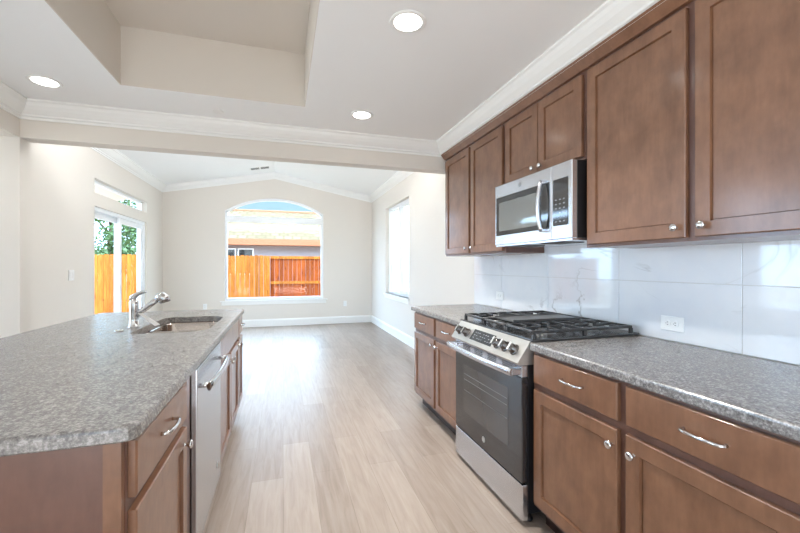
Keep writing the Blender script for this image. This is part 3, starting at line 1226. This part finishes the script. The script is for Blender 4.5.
def outlet(name, fn, label, horizontal, kind='outlet', group=None):
    """fn(u, v, w): u across, v up, w out of the wall"""
    def bx(mb, u0, u1, v0, v1, w0, w1, bev=0):
        a = fn(u0, v0, w0)
        c_ = fn(u1, v1, w1)
        mb.box(a[0], c_[0], a[1], c_[1], a[2], c_[2], bev)
    o = fn(0, 0, 0)
    t = thing(name, label, kind, o, group)
    hw_, hh = (.060, .037) if horizontal else (.037, .060)
    if kind == 'switch':
        hw_, hh = .058, .060
    mb = MB()
    bx(mb, -hw_, hw_, -hh, hh, .0003, .006, .002)
    pl = mb.build('cover_plate', M['plastic'], t)
    if kind == 'switch':
        for s in (-1, 1):
            mb = MB()
            bx(mb, s*.023-.016, s*.023+.016, -.033, .033, .006, .009, .001)
            mb.build('rocker', M['plastic'], pl)
        return t
    for s in (-1, 1):
        cu, cv = (s*.020, 0) if horizontal else (0, s*.020)
        mb = MB()
        ring = []
        for w in (.006, .0085):
            lp = []
            for k in range(20):
                a = 2*PI*k/20
                ru, rv = (.0145, .0165) if horizontal else (.0165, .0145)
                lp.append(fn(cu+ru*math.cos(a), cv+rv*math.sin(a), w))
            ring.append(lp)
        mb.rings(ring)
        fc = mb.build('receptacle', M['plastic'], pl)
        mb = MB()
        for k in (-1, 1):
            if horizontal:
                bx(mb, cu-.004, cu+.004, k*.006-.0013, k*.006+.0013, .0083, .0089)
            else:
                bx(mb, k*.006-.0013, k*.006+.0013, cv-.004, cv+.004, .0083, .0089)
        if horizontal:
            bx(mb, cu+.007, cu+.010, -.0018, .0018, .0083, .0089)
        else:
            bx(mb, -.0018, .0018, cv-.010, cv-.007, .0083, .0089)
        mb.build('slot', M['slot'], pl)
    return t


XT = XW-TT
outlet('outlet', lambda u, v, w: (XT-w, 1.435+u, 1.003+v), 'white double outlet lying sideways on the tile right of the range', True, group='outlets')
outlet('outlet', lambda u, v, w: (XT-w, 3.03+u, 1.027+v), 'small white outlet on the tile above the far countertop', True, group='outlets')
outlet('outlet', lambda u, v, w: (1.348+u, YF-w, .446+v), 'white outlet low on the far wall, right of the arched window', False, group='outlets')
outlet('outlet', lambda u, v, w: (-1.54+u, YF-w, .46+v), 'white outlet low on the far wall, left of the arched window', False, group='outlets')
outlet('light_switch', lambda u, v, w: (XL+w, 5.255+u, 1.19+v), 'white double light switch on the wall before the patio door', False, 'switch')

# ------------------------------------------------------------------ ceiling fittings


def downlight(x, y, label, power):
    t = thing('downlight', label, 'ceiling light', (x, y, ZC), 'recessed downlights')
    MB().lathe((x, y, ZC-.0005), (0, 0, -1), [(0, .092), (.004, .090), (.006, .080), (.003, .070), (.003, .0)], 32).build('trim_ring', M['trim'], t)
    MB().lathe((x, y, ZC-.0036), (0, 0, -1), [(0, .069), (.0015, .066), (.002, .0)], 32).build('lens', M['lamp'], t)
    d = bpy.data.lights.new('downlight_lamp', 'AREA')
    d.shape = 'DISK'
    d.size = .13
    d.energy = power
    d.spread = math.radians(115)
    d.color = (1.0, 0.98, 0.94)
    o = bpy.data.objects.new('downlight_lamp', d)
    COL.objects.link(o)
    o.parent = t
    o.location = (0, 0, -.008)


downlight(.59, 1.796, 'round recessed ceiling light nearest the camera, in front of the microwave', 11)
downlight(.60, 3.005, 'round recessed ceiling light close to the beam, between tray and wall cabinets', 9)
downlight(-1.49, 3.067, 'round recessed ceiling light above the island, left of the tray', 1.5)
tag(MB().lathe((-.484, 3.27, ZC-.0003), (0, 0, -1), [(0, .042), (.003, .042), (.006, .036), (.007, .0)], 24).build('sprinkler_cover', M['trim']),
    'small round white sprinkler cover on the ceiling between tray and beam', 'sprinkler')

# ceiling vent on the vault
vx, vy = -.445, 8.10
t = thing('ceiling_vent', 'small grey slotted air vent on the vaulted nook ceiling', 'vent', (vx, vy, zc(vx)))
ang = -math.atan(SL)
mb = MB()
mb.box(-.20, .20, -.085, .085, -.008, .0, .002)
for v_ in mb.bm.verts:
    x, z = v_.co.x, v_.co.z
    v_.co.x = vx+x*math.cos(-ang)-z*math.sin(-ang)
    v_.co.z = zc(vx)-.001+x*math.sin(-ang)+z*math.cos(-ang)
    v_.co.y += vy
mb.build('grille', M['trim'], t)
mb = MB()
for s in (-1, 1):
    for k in range(5):
        mb.box(s*.093-.078, s*.093+.078, -.066+k*.029, -.066+k*.029+.017, -.0095, -.0075)
for v_ in mb.bm.verts:
    x, z = v_.co.x, v_.co.z
    v_.co.x = vx+x*math.cos(-ang)-z*math.sin(-ang)
    v_.co.z = zc(vx)-.001+x*math.sin(-ang)+z*math.cos(-ang)
    v_.co.y += vy
mb.build('vent_slot', M['slot'], t)  # dark strips standing for the slots of the grille

# ------------------------------------------------------------------ outdoors
ZG = -.2
struct('ground', MB().box(-30, 30, -25, 45, ZG-.2, ZG), M['soil'], label='dry ground of the yard')
YFN = 13.0
fn_ = thing('fence', 'sunlit orange cedar board fence behind the arched window, in front of the stucco house', 'fence', (0, YFN, ZG))
FT = 1.64


def boards(x0, x1, y, top, material, w=.14):
    mb = MB()
    x = x0
    while x < x1-.02:
        e = min(x+w-.007, x1)
        z = top+random.uniform(-.012, .012)
        dy = random.uniform(0, .006)
        c_ = .025
        mb.prism([(x, ZG+.03), (e, ZG+.03), (e, z-c_), (e-c_, z), (x+c_, z), (x, z-c_)], lambda p, q, a: (p, a, q), y+dy, y+dy+.018)
        x += w
    return mb


boards(-9, -.50, YFN, FT, M['cedar']).build('boards', M['cedar'], fn_)
boards(-.40, 3.6, YFN+.09, FT-.02, M['cedar_red_shaded']).build('recessed_boards', M['cedar_red_shaded'], fn_)
mb = MB()
for z0, z1 in ((FT-.10, FT-.01), (.72, .81), (ZG+.12, ZG+.21)):
    mb.box(-.40, 3.6, YFN+.045, YFN+.088, z0, z1)
mb.build('rail', M['cedar'], fn_)
for px in (-.50, 1.95):
    MB().box(px, px+.09, YFN-.005, YFN+.085, ZG, FT-.01).build('post', M['cedar'], fn_)

# neighbouring house
h = thing('house', 'neighbouring grey stucco house with tiled roof behind the fence', 'house', (2, 17.5, ZG))
MB().box(-4.0, 11, 17.2, 26, ZG, 2.35).build('wall', M['stucco'], h)
mb = MB()
L0 = [(-4.6, 16.55, 2.40), (11.6, 16.55, 2.40), (11.6, 26.6, 2.40), (-4.6, 26.6, 2.40)]
L1 = [(-4.6, 21.6, 4.22), (11.6, 21.6, 4.22), (11.6, 21.7, 4.22), (-4.6, 21.7, 4.22)]
mb.rings([L0, L1])
mb.build('roof', M['roof'], h)
mb = MB()
mb.box(-4.6, 11.6, 16.53, 16.57, 2.17, 2.41)
mb.box(-4.6, -4.56, 16.57, 26.6, 2.17, 2.41)
mb.build('fascia', M['fascia'], h)
MB().box(-4.56, 11.56, 16.57, 17.2, 2.17, 2.19).build('soffit', M['fascia'], h)
mb = MB()
mb.box(-4.6, 11.6, 21.55, 21.75, 4.18, 4.30, .03)
mb.build('ridge_cap', M['fascia'], h)
mb = MB()
for a, e in ((-2.5, -1.87), (-1.81, -1.18)):
    mb.box(a, e, 17.16, 17.2, .95, 1.0)
    mb.box(a, e, 17.16, 17.2, 2.0, 2.05)
    mb.box(a, a+.05, 17.16, 17.2, 1.0, 2.0)
    mb.box(e-.05, e, 17.16, 17.2, 1.0, 2.0)
wd = mb.build('window', M['vinyl'], h)
MB().box(-2.45, -1.23, 17.18, 17.195, 1.0, 2.0).build('pane', M['glass_dark'], wd)

# cream house seen through the side window
h2 = thing('house', 'bright cream house wall outside the side window', 'house', (4.4, 9, ZG))
MB().box(3.75, 8, 2, 15.6, ZG, 3.3).build('wall', M['stucco_cream'], h2)
MB().prism([(3.55, 3.25), (8.5, 3.25), (5.9, 4.3)], lambda p, q, a: (p, a, q), 1.5, 15.8).build('roof', M['roof'], h2)


def tree(x, y, hgt, rad, label, leafm, seedv, nleaf=2600):
    rnd = random.Random(seedv)
    t = thing('tree', label, 'tree', (x, y, ZG), 'trees beyond the fence')
    mb = MB()
    mb.tube([(x, y, ZG), (x+.05, y, ZG+hgt*.3), (x-.05, y, ZG+hgt*.6), (x+.05, y, ZG+hgt*.9)], [.13, .11, .07, .02], 8)
    tips = []
    for k in range(16):
        a = rnd.uniform(0, 2*PI)
        z0 = ZG+hgt*rnd.uniform(.25, .8)
        r = rad*rnd.uniform(.5, 1.0)
        z1 = z0+hgt*rnd.uniform(.08, .22)
        p0 = Vector((x, y, z0))
        p1 = Vector((x+r*math.cos(a), y+r*math.sin(a), z1))
        mid = p0.lerp(p1, .5)+Vector((0, 0, .1))
        mb.tube([p0, mid, p1], [.04, .025, .008], 6)
        tips += [p1, mid, p0.lerp(p1, .75)]
    mb.build('trunk', M['bark'], t)
    mb = MB()
    for k in range(nleaf):
        c_ = rnd.choice(tips)
        p = c_+Vector((rnd.gauss(0, .3), rnd.gauss(0, .3), rnd.gauss(0, .25)))*rad*.7
        s = rnd.uniform(.05, .10)
        d1_ = Vector((rnd.gauss(0, 1), rnd.gauss(0, 1), rnd.gauss(0, 1))).normalized()
        d2 = d1_.orthogonal().normalized()
        mb.face([mb.bm.verts.new(p-d1_*s), mb.bm.verts.new(p+d2*s*.5), mb.bm.verts.new(p+d1_*s), mb.bm.verts.new(p-d2*s*.5)])
    mb.build('foliage', leafm, t)


tree(-9.4, 19.0, 4.3, 1.5, 'thin olive green tree with bare branches seen through the near patio door pane', M['leaf'], 3, 900)
tree(-5.6, 15.3, 3.9, 1.0, 'dense green tree seen through the far patio door pane', M['leaf_dark'], 5, 3200)

for o in bpy.data.objects:
    if '_o' in o.keys():
        del o['_o']
